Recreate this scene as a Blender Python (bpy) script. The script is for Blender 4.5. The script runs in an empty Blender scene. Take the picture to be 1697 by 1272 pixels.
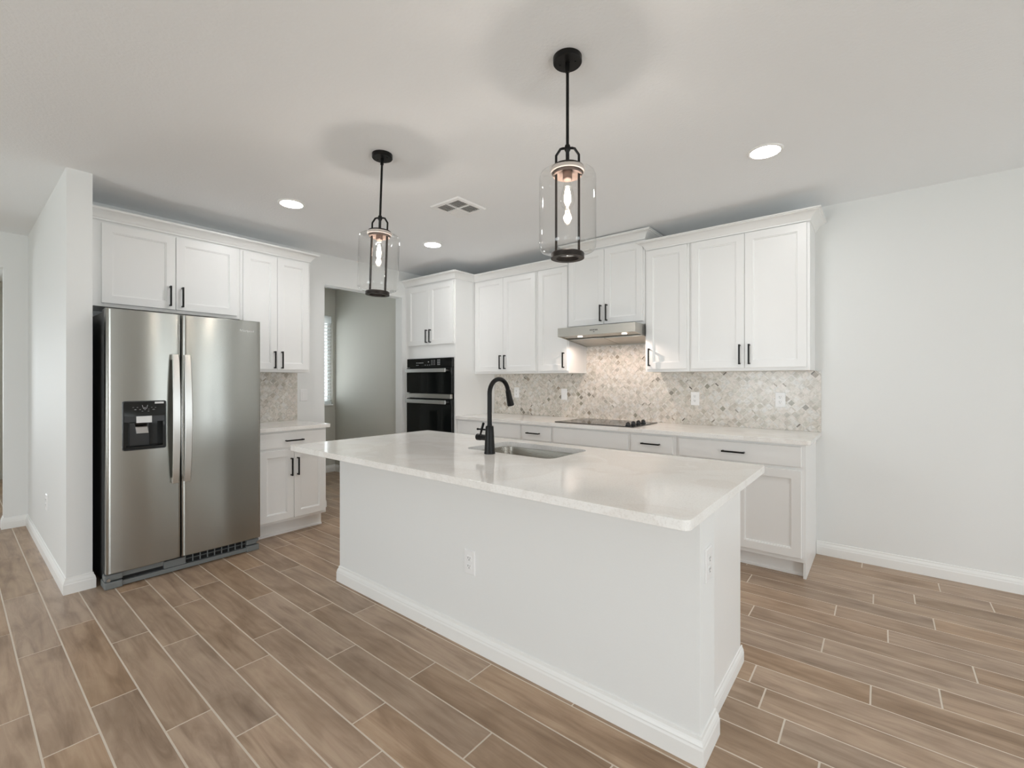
import bpy, bmesh, math, random
from mathutils import Vector, Matrix
random.seed(7)
SC = bpy.context.scene
COL = SC.collection
PI = math.pi

# ------------------------------------------------------------------ camera
cam = bpy.data.cameras.new('camera')
cam.sensor_fit = 'HORIZONTAL'; cam.sensor_width = 36.0
cam.lens = 756.13 / 1697 * 36.0
cam.shift_y = -6.04 / 1697
cam.clip_start = 0.02
camo = bpy.data.objects.new('camera', cam); COL.objects.link(camo)
camo.location = (0, 0, 1.302)
camo.rotation_euler = (PI / 2, 0, math.radians(38.975))
SC.camera = camo
SC.view_settings.view_transform = 'Standard'
SC.view_settings.look = 'None'
SC.view_settings.exposure = 0.48
SC.view_settings.gamma = 1.0
SC.view_settings.use_curve_mapping = False
SC.cycles.max_bounces = 12
SC.cycles.diffuse_bounces = 8
SC.cycles.glossy_bounces = 6
SC.cycles.transparent_max_bounces = 24
SC.cycles.sample_clamp_indirect = 6.0
SC.cycles.caustics_reflective = False
SC.cycles.caustics_refractive = False
SC.cycles.use_denoising = True

# ------------------------------------------------------------------ world and lights
world = bpy.data.worlds.new('world'); SC.world = world; world.use_nodes = True
wn = world.node_tree.nodes; wn['Background'].inputs[0].default_value = (0.86, 0.94, 1.0, 1); wn['Background'].inputs[1].default_value = 1.6

def area(name, loc, rot, sx, sy, power, col, spread=PI):
    l = bpy.data.lights.new(name, 'AREA'); l.shape = 'RECTANGLE'; l.size = sx; l.size_y = sy
    l.energy = power; l.color = col; l.spread = spread
    o = bpy.data.objects.new(name, l); COL.objects.link(o); o.location = loc; o.rotation_euler = rot
    return o
DAY = (0.895, 0.955, 1.0)
W_FRONT = [(-5.2, 1.8), (-1.9, 1.8), (1.6, 1.4)]      # invented windows on the wall behind the camera: centres and widths
W_RIGHT = [(2.70, 3.80, 0.06, 2.25), (-0.70, 0.80, 0.06, 2.25)]
UP = math.radians(22)                                   # upward tilt given to the window lamps to brighten the ceiling
area('added_light_front', (-5.2, -4.45, 1.05), (PI/2 + UP, 0, 0), 1.8, 2.0, 4, DAY)  # front lamps are added, each outside an invented window
area('added_light_front', (-1.9, -4.45, 1.05), (PI/2 + UP, 0, 0), 1.8, 2.0, 78, DAY)
area('added_light_front', (1.6, -4.45, 1.05), (PI/2 + UP, 0, 0), 1.4, 2.0, 30, DAY)
area('lamp_right', (3.75, 3.25, 0.95), (PI/2 + UP, 0, PI/2), 1.1, 2.0, 17, DAY)
area('lamp_right', (3.80, 0.05, 0.95), (PI/2 + UP, 0, PI/2), 1.5, 2.0, 56, DAY)  # added lamp outside an invented window, brightens the island end
area('daylight_left', (-9.4, -1.2, 1.2), (PI/2 + UP, 0, -PI/2), 1.6, 1.6, 56, DAY)
area('daylight_pantry', (-6.60, 2.88, 1.45), (PI/2 + UP, 0, -PI/2), 1.1, 1.5, 24, DAY)
CAN_W = 8.0
WARM = (1.0, 0.87, 0.74)

# ------------------------------------------------------------------ materials
def nodes_of(m):
    m.use_nodes = True
    return m.node_tree.nodes, m.node_tree.links
def srgb(r, g, b):
    f = lambda c: (c/255/12.92) if c/255 <= 0.04045 else ((c/255+0.055)/1.055)**2.4
    return (f(r), f(g), f(b), 1)
def mat(name, col, rough=0.5, metal=0.0, spec=0.5, coat=0.0, bump=None, emit=None):
    m = bpy.data.materials.new(name); n, l = nodes_of(m); b = n['Principled BSDF']
    b.inputs['Base Color'].default_value = col; b.inputs['Roughness'].default_value = rough
    b.inputs['Metallic'].default_value = metal
    b.inputs['Specular IOR Level'].default_value = spec
    b.inputs['Coat Weight'].default_value = coat
    if emit:
        b.inputs['Emission Color'].default_value = emit[0]; b.inputs['Emission Strength'].default_value = emit[1]
    if bump:
        scale, strength, dist = bump
        t = n.new('ShaderNodeTexCoord'); x = n.new('ShaderNodeTexNoise'); x.inputs['Scale'].default_value = scale
        x.inputs['Detail'].default_value = 3
        bp = n.new('ShaderNodeBump'); bp.inputs['Strength'].default_value = strength; bp.inputs['Distance'].default_value = dist
        l.new(t.outputs['Object'], x.inputs['Vector']); l.new(x.outputs['Fac'], bp.inputs['Height']); l.new(bp.outputs['Normal'], b.inputs['Normal'])
    return m
M_wall = mat('wall_paint', srgb(233, 234, 233), 0.65, bump=(140, 0.12, 0.002))
M_ceil = mat('ceiling_texture_paint', srgb(241, 243, 245), 0.8, bump=(70, 0.35, 0.004))
M_trim = mat('trim_paint', srgb(240, 240, 238), 0.35)
M_cab = mat('cabinet_paint', srgb(239, 239, 238), 0.32, bump=(60, 0.02, 0.001))
M_cabin = mat('cabinet_underside_wood', srgb(216, 210, 200), 0.5, bump=(60, 0.02, 0.001))
M_black = mat('matte_black_metal', (0.010, 0.0095, 0.009, 1), 0.38, 0.6, bump=(300, 0.03, 0.0005))
M_bronze = mat('dark_bronze_metal', (0.022, 0.017, 0.014, 1), 0.4, 0.5, bump=(300, 0.03, 0.0005))
M_blkplastic = mat('black_plastic', (0.012, 0.012, 0.013, 1), 0.25, bump=(200, 0.01, 0.0005))
M_blkgloss = mat('black_gloss_glass', (0.006, 0.007, 0.007, 1), 0.06, spec=0.45)
M_dark = mat('dark_void', (0.012, 0.012, 0.012, 1), 0.8)
M_greyplastic = mat('grey_plastic', srgb(120, 124, 124), 0.45, bump=(200, 0.02, 0.0005))
M_fridgeside = mat('fridge_side_paint', srgb(70, 71, 71), 0.5, bump=(200, 0.05, 0.001))
M_white = mat('white_plastic', srgb(240, 240, 240), 0.3)
M_slot = mat('outlet_slot', (0.05, 0.05, 0.05, 1), 0.6)
M_sticker = mat('sticker_paper', srgb(225, 226, 226), 0.6)
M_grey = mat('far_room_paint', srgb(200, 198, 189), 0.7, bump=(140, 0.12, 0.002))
M_print = mat('pale_print', srgb(178, 180, 182), 0.4)
def translucent():
    m = mat('blind_slat', srgb(240, 242, 242), 0.5); n, l = nodes_of(m)
    tr = n.new('ShaderNodeBsdfTranslucent'); tr.inputs[0].default_value = srgb(244, 246, 246); mx = n.new('ShaderNodeMixShader'); mx.inputs[0].default_value = 0.5
    out = [x for x in n if x.type == 'OUTPUT_MATERIAL'][0]
    l.new(n['Principled BSDF'].outputs[0], mx.inputs[1]); l.new(tr.outputs[0], mx.inputs[2]); l.new(mx.outputs[0], out.inputs[0])
    return m
M_blind = translucent()
M_can = mat('lamp_diffuser', (1, 1, 1, 1), 0.5, emit=((0.99, 0.985, 0.98, 1), CAN_W * 8.6))
M_hoodlamp = mat('hood_lamp_lens', (1, 1, 1, 1), 0.5, emit=((1.0, 0.90, 0.82, 1), 2.5))
M_filament = mat('glowing_filament', (1, 0.8, 0.6, 1), 0.5, emit=((1.0, 0.84, 0.66, 1), 32.0))
M_outside = mat('outside_ground', srgb(150, 160, 140), 0.9)

def steel(name, col, rough, scale=(2, 260, 2), var=0.10, bumps=0.02, aniso=0.0):
    m = bpy.data.materials.new(name); n, l = nodes_of(m); b = n['Principled BSDF']
    b.inputs['Metallic'].default_value = 1.0; b.inputs['Base Color'].default_value = col
    t = n.new('ShaderNodeTexCoord'); mp = n.new('ShaderNodeMapping'); mp.inputs['Scale'].default_value = scale
    x = n.new('ShaderNodeTexNoise'); x.inputs['Scale'].default_value = 1.0; x.inputs['Detail'].default_value = 4
    mr = n.new('ShaderNodeMapRange'); mr.inputs['To Min'].default_value = rough - var/2; mr.inputs['To Max'].default_value = rough + var/2
    bp = n.new('ShaderNodeBump'); bp.inputs['Strength'].default_value = bumps; bp.inputs['Distance'].default_value = 0.001
    l.new(t.outputs['Object'], mp.inputs['Vector']); l.new(mp.outputs['Vector'], x.inputs['Vector'])
    l.new(x.outputs['Fac'], mr.inputs['Value']); l.new(mr.outputs['Result'], b.inputs['Roughness'])
    l.new(x.outputs['Fac'], bp.inputs['Height']); l.new(bp.outputs['Normal'], b.inputs['Normal'])
    b.inputs['Anisotropic'].default_value = aniso
    if aniso:
        tg = n.new('ShaderNodeTangent'); tg.direction_type = 'RADIAL'; tg.axis = 'Z'; l.new(tg.outputs[0], b.inputs['Tangent'])
        b.inputs['Anisotropic Rotation'].default_value = 0.25
    return m
M_steel = steel('brushed_stainless', srgb(168, 168, 163), 0.24, (3, 3, 500), 0.04, 0.0, 0.85)
M_steelh = steel('satin_handle_metal', srgb(214, 213, 210), 0.30, (400, 400, 3), 0.06, 0.02)
M_sink = steel('sink_stainless', srgb(176, 172, 164), 0.28, (3, 200, 200), 0.1, 0.03)
M_hood = steel('hood_stainless', srgb(190, 187, 180), 0.30, (3, 300, 300), 0.08, 0.02)
M_chrome = mat('chrome', srgb(200, 200, 200), 0.12, 1.0)

def thin_glass(name, tint=(0.985, 0.985, 0.98, 1), rough=0.0, boost=1.0):
    m = bpy.data.materials.new(name); n, l = nodes_of(m)
    for x in list(n):
        if x.type != 'OUTPUT_MATERIAL': n.remove(x)
    out = [x for x in n if x.type == 'OUTPUT_MATERIAL'][0]
    tr = n.new('ShaderNodeBsdfTransparent'); tr.inputs[0].default_value = tint
    gl = n.new('ShaderNodeBsdfGlossy'); gl.inputs['Roughness'].default_value = rough
    fr = n.new('ShaderNodeLayerWeight'); fr.inputs['Blend'].default_value = 0.5
    pw = n.new('ShaderNodeMath'); pw.operation = 'POWER'; pw.inputs[1].default_value = 4.0; l.new(fr.outputs['Facing'], pw.inputs[0])
    mu = n.new('ShaderNodeMath'); mu.operation = 'MULTIPLY_ADD'; mu.inputs[1].default_value = 0.75 * boost; mu.inputs[2].default_value = 0.05; mu.use_clamp = True
    mx = n.new('ShaderNodeMixShader')
    l.new(pw.outputs[0], mu.inputs[0]); l.new(mu.outputs[0], mx.inputs[0]); l.new(tr.outputs[0], mx.inputs[1]); l.new(gl.outputs[0], mx.inputs[2]); l.new(mx.outputs[0], out.inputs[0])
    return m
M_glass = thin_glass('clear_glass', boost=1.15, rough=0.01)
M_pane = thin_glass('window_pane')

def quartz():
    m = bpy.data.materials.new('white_quartz'); n, l = nodes_of(m); b = n['Principled BSDF']
    b.inputs['Roughness'].default_value = 0.09; b.inputs['Specular IOR Level'].default_value = 0.28
    t = n.new('ShaderNodeTexCoord')
    a = n.new('ShaderNodeTexNoise'); a.inputs['Scale'].default_value = 3.0; a.inputs['Detail'].default_value = 8; a.inputs['Distortion'].default_value = 1.2
    s = n.new('ShaderNodeTexNoise'); s.inputs['Scale'].default_value = 160; s.inputs['Detail'].default_value = 2
    r = n.new('ShaderNodeValToRGB'); e = r.color_ramp.elements
    e[0].position = 0.36; e[0].color = srgb(240, 238, 234); e[1].position = 0.62; e[1].color = srgb(244, 243, 240)
    k = r.color_ramp.elements.new(0.49); k.color = srgb(238, 235, 231)
    k = r.color_ramp.elements.new(0.52); k.color = srgb(243, 241, 238)
    r2 = n.new('ShaderNodeValToRGB'); r2.color_ramp.elements[0].position = 0.25; r2.color_ramp.elements[0].color = srgb(226, 223, 219)
    r2.color_ramp.elements[1].position = 0.5; r2.color_ramp.elements[1].color = (1, 1, 1, 1)
    mx = n.new('ShaderNodeMixRGB'); mx.blend_type = 'MULTIPLY'; mx.inputs[0].default_value = 0.4
    l.new(t.outputs['Object'], a.inputs['Vector']); l.new(t.outputs['Object'], s.inputs['Vector'])
    l.new(a.outputs['Fac'], r.inputs[0]); l.new(s.outputs['Fac'], r2.inputs[0])
    l.new(r.outputs[0], mx.inputs[1]); l.new(r2.outputs[0], mx.inputs[2]); l.new(mx.outputs[0], b.inputs['Base Color'])
    return m
M_quartz = quartz()

def floor_mat():
    m = bpy.data.materials.new('wood_look_floor_tile'); n, l = nodes_of(m); b = n['Principled BSDF']
    at = n.new('ShaderNodeAttribute'); at.attribute_name = 'tile'          # r,g: per-tile random; b: unused
    sp = n.new('ShaderNodeSeparateColor'); l.new(at.outputs['Color'], sp.inputs[0])
    t = n.new('ShaderNodeTexCoord'); cx = n.new('ShaderNodeCombineXYZ')
    mu = n.new('ShaderNodeMath'); mu.operation = 'MULTIPLY'; mu.inputs[1].default_value = 37.0; l.new(sp.outputs[0], mu.inputs[0]); l.new(mu.outputs[0], cx.inputs[2])
    mu2 = n.new('ShaderNodeMath'); mu2.operation = 'MULTIPLY'; mu2.inputs[1].default_value = 11.0; l.new(sp.outputs[1], mu2.inputs[0]); l.new(mu2.outputs[0], cx.inputs[0])
    ad = n.new('ShaderNodeVectorMath'); ad.operation = 'ADD'; l.new(t.outputs['Object'], ad.inputs[0]); l.new(cx.outputs[0], ad.inputs[1])
    mp = n.new('ShaderNodeMapping'); mp.inputs['Scale'].default_value = (1.3, 13, 1); l.new(ad.outputs[0], mp.inputs['Vector'])
    g1 = n.new('ShaderNodeTexNoise'); g1.inputs['Scale'].default_value = 1.6; g1.inputs['Detail'].default_value = 7; g1.inputs['Roughness'].default_value = 0.62; g1.inputs['Distortion'].default_value = 0.9
    l.new(mp.outputs[0], g1.inputs['Vector'])
    mp2 = n.new('ShaderNodeMapping'); mp2.inputs['Scale'].default_value = (1.6, 4.0, 1); l.new(ad.outputs[0], mp2.inputs['Vector'])
    g2 = n.new('ShaderNodeTexNoise'); g2.inputs['Scale'].default_value = 1.9; g2.inputs['Detail'].default_value = 4; g2.inputs['Distortion'].default_value = 0.6; l.new(mp2.outputs[0], g2.inputs['Vector'])
    r = n.new('ShaderNodeValToRGB'); e = r.color_ramp.elements
    e[0].position = 0.28; e[0].color = srgb(146, 120, 96); e[1].position = 0.74; e[1].color = srgb(193, 168, 142)
    k = r.color_ramp.elements.new(0.5); k.color = srgb(175, 148, 123)
    l.new(g1.outputs['Fac'], r.inputs[0])
    r2 = n.new('ShaderNodeValToRGB'); r2.color_ramp.elements[0].position = 0.30; r2.color_ramp.elements[0].color = srgb(222, 217, 210)
    r2.color_ramp.elements[1].position = 0.56; r2.color_ramp.elements[1].color = (1, 1, 1, 1)
    l.new(g2.outputs['Fac'], r2.inputs[0])
    mx = n.new('ShaderNodeMixRGB'); mx.blend_type = 'MULTIPLY'; mx.inputs[0].default_value = 1.0
    l.new(r.outputs[0], mx.inputs[1]); l.new(r2.outputs[0], mx.inputs[2])
    hsv = n.new('ShaderNodeHueSaturation')
    v = n.new('ShaderNodeMapRange'); v.inputs['To Min'].default_value = 0.90; v.inputs['To Max'].default_value = 1.07; l.new(sp.outputs[0], v.inputs['Value'])
    s = n.new('ShaderNodeMapRange'); s.inputs['To Min'].default_value = 0.84; s.inputs['To Max'].default_value = 1.04; l.new(sp.outputs[1], s.inputs['Value'])
    l.new(v.outputs[0], hsv.inputs['Value']); l.new(s.outputs[0], hsv.inputs['Saturation']); l.new(mx.outputs[0], hsv.inputs['Color'])
    l.new(hsv.outputs[0], b.inputs['Base Color'])
    rr = n.new('ShaderNodeMapRange'); rr.inputs['To Min'].default_value = 0.34; rr.inputs['To Max'].default_value = 0.48; l.new(g1.outputs['Fac'], rr.inputs['Value']); l.new(rr.outputs[0], b.inputs['Roughness'])
    bp = n.new('ShaderNodeBump'); bp.inputs['Strength'].default_value = 0.12; bp.inputs['Distance'].default_value = 0.002; l.new(g1.outputs['Fac'], bp.inputs['Height']); l.new(bp.outputs[0], b.inputs['Normal'])
    return m
M_floor = floor_mat()
M_grout = mat('floor_grout', srgb(222, 211, 197), 0.85, bump=(400, 0.1, 0.001))

def marble_mat():
    m = bpy.data.materials.new('marble_mosaic'); n, l = nodes_of(m); b = n['Principled BSDF']
    b.inputs['Roughness'].default_value = 0.22
    at = n.new('ShaderNodeAttribute'); at.attribute_name = 'tile'
    t = n.new('ShaderNodeTexCoord')
    x = n.new('ShaderNodeTexNoise'); x.inputs['Scale'].default_value = 30; x.inputs['Detail'].default_value = 5; x.inputs['Distortion'].default_value = 1.5
    r = n.new('ShaderNodeValToRGB'); r.color_ramp.elements[0].position = 0.36; r.color_ramp.elements[0].color = (0.80, 0.79, 0.77, 1)
    r.color_ramp.elements[1].position = 0.56; r.color_ramp.elements[1].color = (1, 1, 1, 1)
    mx = n.new('ShaderNodeMixRGB'); mx.blend_type = 'MULTIPLY'; mx.inputs[0].default_value = 1.0
    l.new(t.outputs['Object'], x.inputs['Vector']); l.new(x.outputs['Fac'], r.inputs[0])
    l.new(at.outputs['Color'], mx.inputs[1]); l.new(r.outputs[0], mx.inputs[2]); l.new(mx.outputs[0], b.inputs['Base Color'])
    return m
M_marble = marble_mat()

# ------------------------------------------------------------------ helpers
def tag(o, label=None, cat=None, group=None, kind=None):
    if label: o['label'] = label
    if cat: o['category'] = cat
    if group: o['group'] = group
    if kind: o['kind'] = kind
    return o
def thing(name, label, cat, loc, rz=0.0, group=None):
    o = bpy.data.objects.new(name, None); COL.objects.link(o); o.empty_display_size = 0.1
    o.location = loc; o.rotation_euler = (0, 0, rz)
    return tag(o, label, cat, group)

class MB:
    def __init__(s): s.bm = bmesh.new(); s.T = None
    def v(s, p):
        p = Vector(p)
        if s.T is not None: p = s.T @ p
        return s.bm.verts.new(p)
    def box(s, x0, x1, y0, y1, z0, z1):
        vs = [s.v((x, y, z)) for z in (z0, z1) for x, y in ((x0, y0), (x1, y0), (x1, y1), (x0, y1))]
        for f in ((3, 2, 1, 0), (4, 5, 6, 7), (0, 1, 5, 4), (1, 2, 6, 5), (2, 3, 7, 6), (3, 0, 4, 7)):
            s.bm.faces.new([vs[i] for i in f])
        return s
    def face(s, pts): s.bm.faces.new([s.v(p) for p in pts]); return s
    def loops(s, rings, close=True, cap0=True, cap1=True):
        """skin a list of equally long closed rings of points"""
        R = [[s.v(p) for p in r] for r in rings]
        n = len(R[0])
        for a, b in zip(R[:-1], R[1:]):
            for i in range(n if close else n - 1):
                j = (i + 1) % n
                s.bm.faces.new((a[i], a[j], b[j], b[i]))
        if cap0: s.bm.faces.new(list(reversed(R[0])))
        if cap1: s.bm.faces.new(R[-1])
        return s
    def lathe(s, prof, c=(0, 0, 0), n=32, closed=False):
        """profile of (r, z) turned about the z axis at c"""
        R = []
        for r, z in prof:
            if r < 1e-6: R.append([s.v((c[0], c[1], c[2] + z))])
            else: R.append([s.v((c[0] + r*math.cos(2*PI*i/n), c[1] + r*math.sin(2*PI*i/n), c[2] + z)) for i in range(n)])
        pr = list(zip(R[:-1], R[1:]))
        if closed: pr.append((R[-1], R[0]))
        for a, b in pr:
            for i in range(n):
                j = (i + 1) % n
                if len(a) == 1 and len(b) == 1: continue
                if len(a) == 1: s.bm.faces.new((a[0], b[j], b[i]))
                elif len(b) == 1: s.bm.faces.new((a[i], a[j], b[0]))
                else: s.bm.faces.new((a[i], a[j], b[j], b[i]))
        return s
    def tube(s, pts, r, n=12, cap=True):
        pts = [Vector(p) for p in pts]; rings = []
        rr = r if isinstance(r, (list, tuple)) else [r] * len(pts)
        up = None
        for i, p in enumerate(pts):
            a = pts[max(i-1, 0)]; b = pts[min(i+1, len(pts)-1)]; d = (b - a).normalized()
            if up is None:
                up = Vector((0, 0, 1)) if abs(d.z) < 0.9 else Vector((1, 0, 0))
            x = up.cross(d).normalized(); up = d.cross(x).normalized()
            rings.append([p + rr[i]*(math.cos(2*PI*k/n)*x + math.sin(2*PI*k/n)*up) for k in range(n)])
        return s.loops(rings, True, cap, cap)
    def build(s, name, m, parent=None, bevel=0.0, smooth=False, seg=2, loc=None, ang=35):
        bmesh.ops.recalc_face_normals(s.bm, faces=s.bm.faces)
        me = bpy.data.meshes.new(name); s.bm.to_mesh(me); s.bm.free()
        me.materials.append(m)
        if smooth:
            for p in me.polygons: p.use_smooth = True
            try: me.set_sharp_from_angle(angle=math.radians(ang))
            except Exception: pass
        o = bpy.data.objects.new(name, me); COL.objects.link(o)
        if parent: o.parent = parent
        if loc: o.location = loc
        if bevel:
            b = o.modifiers.new('bevel', 'BEVEL'); b.width = bevel; b.segments = seg; b.limit_method = 'ANGLE'; b.angle_limit = math.radians(40)
            b.harden_normals = False
        return o

def box(name, m, x0, x1, y0, y1, z0, z1, parent=None, bevel=0.0):
    return MB().box(x0, x1, y0, y1, z0, z1).build(name, m, parent, bevel)
def struct(name, m, *b, bevel=0.0):
    return tag(box(name, m, *b, bevel=bevel), kind='structure')

# ------------------------------------------------------------------ room shell
CZ = 2.60
YB = 4.118           # back wall
XF = -4.45           # wall behind the refrigerator
# back wall
struct('wall_back', M_wall, -4.57, 3.6, YB, YB + 0.12, 0, CZ)
# wall behind the refrigerator, with the cased opening to the room beyond
def wall_with_holes(name, m, axis, c0, c1, a0, a1, holes, z1=CZ):
    """axis 'x': wall of constant x from c0 to c1, running a0..a1 in y; holes (b0, b1, zlo, zhi)"""
    b = MB()
    def add(u0, u1, zl, zh):
        if u1 - u0 < 1e-4 or zh - zl < 1e-4: return
        if axis == 'x': b.box(c0, c1, u0, u1, zl, zh)
        else: b.box(u0, u1, c0, c1, zl, zh)
    cur = a0
    for h0, h1, zl, zh in sorted(holes):
        add(cur, h0, 0, z1); add(h0, h1, 0, zl); add(h0, h1, zh, z1); cur = h1
    add(cur, a1, 0, z1)
    return tag(b.build(name, m), kind='structure')
wall_with_holes('wall_left', M_wall, 'x', XF - 0.125, XF, 0.572, YB, [(2.435, 3.412, 0, 2.29)])
# wing wall beside the refrigerator
struct('wall_wing', M_wall, -5.97, -3.858, 0.452, 0.572, 0, CZ)
# far left wall with its opening
wall_with_holes('wall_far_left', M_wall, 'x', -6.09, -5.97, -4.12, 0.572, [(-1.0, 0.306, 0, 2.29)])
# room beyond the far left wall
struct('wall_beyond_back', M_grey, -9.3, -6.09, 0.60, 0.72, 0, CZ)
wall_with_holes('wall_beyond_left', M_grey, 'x', -9.12, -9.0, -4.12, 0.6, [(-2.0, -0.4, 0.6, 2.2)])
# room seen through the cased opening
struct('wall_pantry_back', M_grey, -6.25, -4.575, 3.50, 3.62, 0, CZ)
wall_with_holes('wall_pantry_left', M_grey, 'x', -6.22, -6.10, 0.572, 3.50, [(2.30, 3.46, 0.96, 2.22)])
struct('wall_pantry_front', M_grey, -6.10, -4.575, 0.572, 0.60, 0, CZ)
# walls behind the camera
wall_with_holes('wall_front', M_wall, 'y', -4.12, -4.0, -9.12, 3.6, [(c - w/2, c + w/2, 0.25, 2.35) for c, w in W_FRONT])
wall_with_holes('wall_right', M_wall, 'x', 3.48, 3.6, -4.0, YB, W_RIGHT)
tag(MB().box(-9.3, 3.6, -4.12, 4.25, CZ, CZ + 0.1).build('ceiling', M_ceil), kind='structure')
# window frames; those behind the camera are invented
def window(name, axis, c, a0, a1, z0, z1, m=M_trim, sash=True):
    b = MB(); t = 0.05
    def add(u0, u1, zl, zh, d=0.03):
        if axis == 'x': b.box(c - d, c + d, u0, u1, zl, zh)
        else: b.box(u0, u1, c - d, c + d, zl, zh)
    add(a0, a0 + t, z0, z1); add(a1 - t, a1, z0, z1); add(a0 + t, a1 - t, z0, z0 + t); add(a0 + t, a1 - t, z1 - t, z1)
    if sash: add((a0 + a1)/2 - t/2, (a0 + a1)/2 + t/2, z0 + t, z1 - t, 0.02)
    o = tag(b.build(name, m), kind='structure')
    g = MB()
    if axis == 'x': g.box(c - 0.003, c + 0.003, a0 + t, a1 - t, z0 + t, z1 - t)
    else: g.box(a0 + t, a1 - t, c - 0.003, c + 0.003, z0 + t, z1 - t)
    g.build('window_pane', M_pane, o)
    return o
for i, (c, w) in enumerate(W_FRONT): window('window_%d' % (i + 1), 'y', -4.06, c - w/2, c + w/2, 0.25, 2.35)  # invented windows, out of view, for the front lamps
window('window_4', 'x', 3.54, 2.70, 3.80, 0.06, 2.25)
window('window_7', 'x', 3.54, -0.70, 0.80, 0.06, 2.25)  # unseen window, made up for the lamp outside it
window('window_5', 'x', -6.19, 2.30, 3.46, 0.96, 2.22, sash=False)
window('window_6', 'x', -9.06, -2.0, -0.4, 0.6, 2.2)
# window sill in the room beyond
box('window_sill', M_trim, -6.17, -6.07, 2.305, 3.455, 0.945, 0.965, bevel=0.003).parent = bpy.data.objects['window_5']

# baseboards: profile sweep
PROF = [(0.0, 0.0), (0.015, 0.0), (0.015, 0.058), (0.0125, 0.066), (0.0125, 0.071), (0.009, 0.080), (0.0055, 0.086), (0.0045, 0.097), (0.0, 0.099)]
def sweep(b, path, prof, closed=False):
    """path: list of (x, y); profile offset to the RIGHT of travel direction, z up"""
    P = [Vector((x, y)) for x, y in path]; rings = []
    for i, p in enumerate(P):
        d0 = (p - P[i-1]).normalized() if i > 0 else None
        d1 = (P[i+1] - p).normalized() if i < len(P) - 1 else None
        if d0 is None: d0 = d1
        if d1 is None: d1 = d0
        n0 = Vector((d0.y, -d0.x)); n1 = Vector((d1.y, -d1.x))
        n = (n0 + n1); n = n / max(n.dot(n0), 1e-6) if n.length > 1e-6 else n0
        rings.append([(p.x + n.x*o, p.y + n.y*o, z) for o, z in prof])
    b.loops(rings, True, True, True)
    return b
def baseboard(name, path, parent=None, m=M_trim, k=1.0, kt=1.0):
    o = sweep(MB(), path, [(a*kt, z*k) for a, z in PROF]).build(name, m, parent)
    if parent is None: tag(o, kind='structure')
    return o
baseboard('baseboard_back', [(-0.378, YB), (3.48, YB)])
baseboard('baseboard_right', [(3.48, YB - 0.0), (3.48, -4.0)])
baseboard('baseboard_wing', [(-5.97, 0.452), (-3.858, 0.452), (-3.858, 0.572), (-4.02, 0.572)])
baseboard('baseboard_far_left', [(-6.09, 0.306), (-5.97, 0.306), (-5.97, 0.452)])
baseboard('baseboard_far_left', [(-5.97, -4.0), (-5.97, -1.0), (-6.09, -1.0)])
baseboard('baseboard_beyond', [(-9.0, 0.60), (-6.09, 0.60)])
baseboard('baseboard_pantry', [(-6.10, 0.60), (-6.10, 3.50), (-4.575, 3.50)])
baseboard('baseboard_left', [(XF, 2.16), (XF, 2.435), (XF - 0.125, 2.435)])

def panel_door():  # unseen door, added to show in the oven glass reflection
    b = MB(); b.T = Matrix.Translation((-6.0995, 0.95, 0.005)) @ Matrix.Rotation(PI/2, 4, 'Z')
    b.box(-0.07, 0.0, -0.018, 0, 0, 2.10).box(0.81, 0.88, -0.018, 0, 0, 2.10).box(0, 0.81, -0.018, 0, 2.03, 2.10).box(0, 0.81, -0.010, 0, 0, 2.03)
    for x0, x1 in ((0.11, 0.37), (0.44, 0.70)):
        for z0, z1 in ((0.22, 0.80), (0.93, 1.50), (1.62, 1.90)):
            shaker(b, x0, x1, z0, z1, -0.020, th=0.010, fr=0.03)
    tag(b.build('door_1', M_trim), kind='structure')
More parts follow.
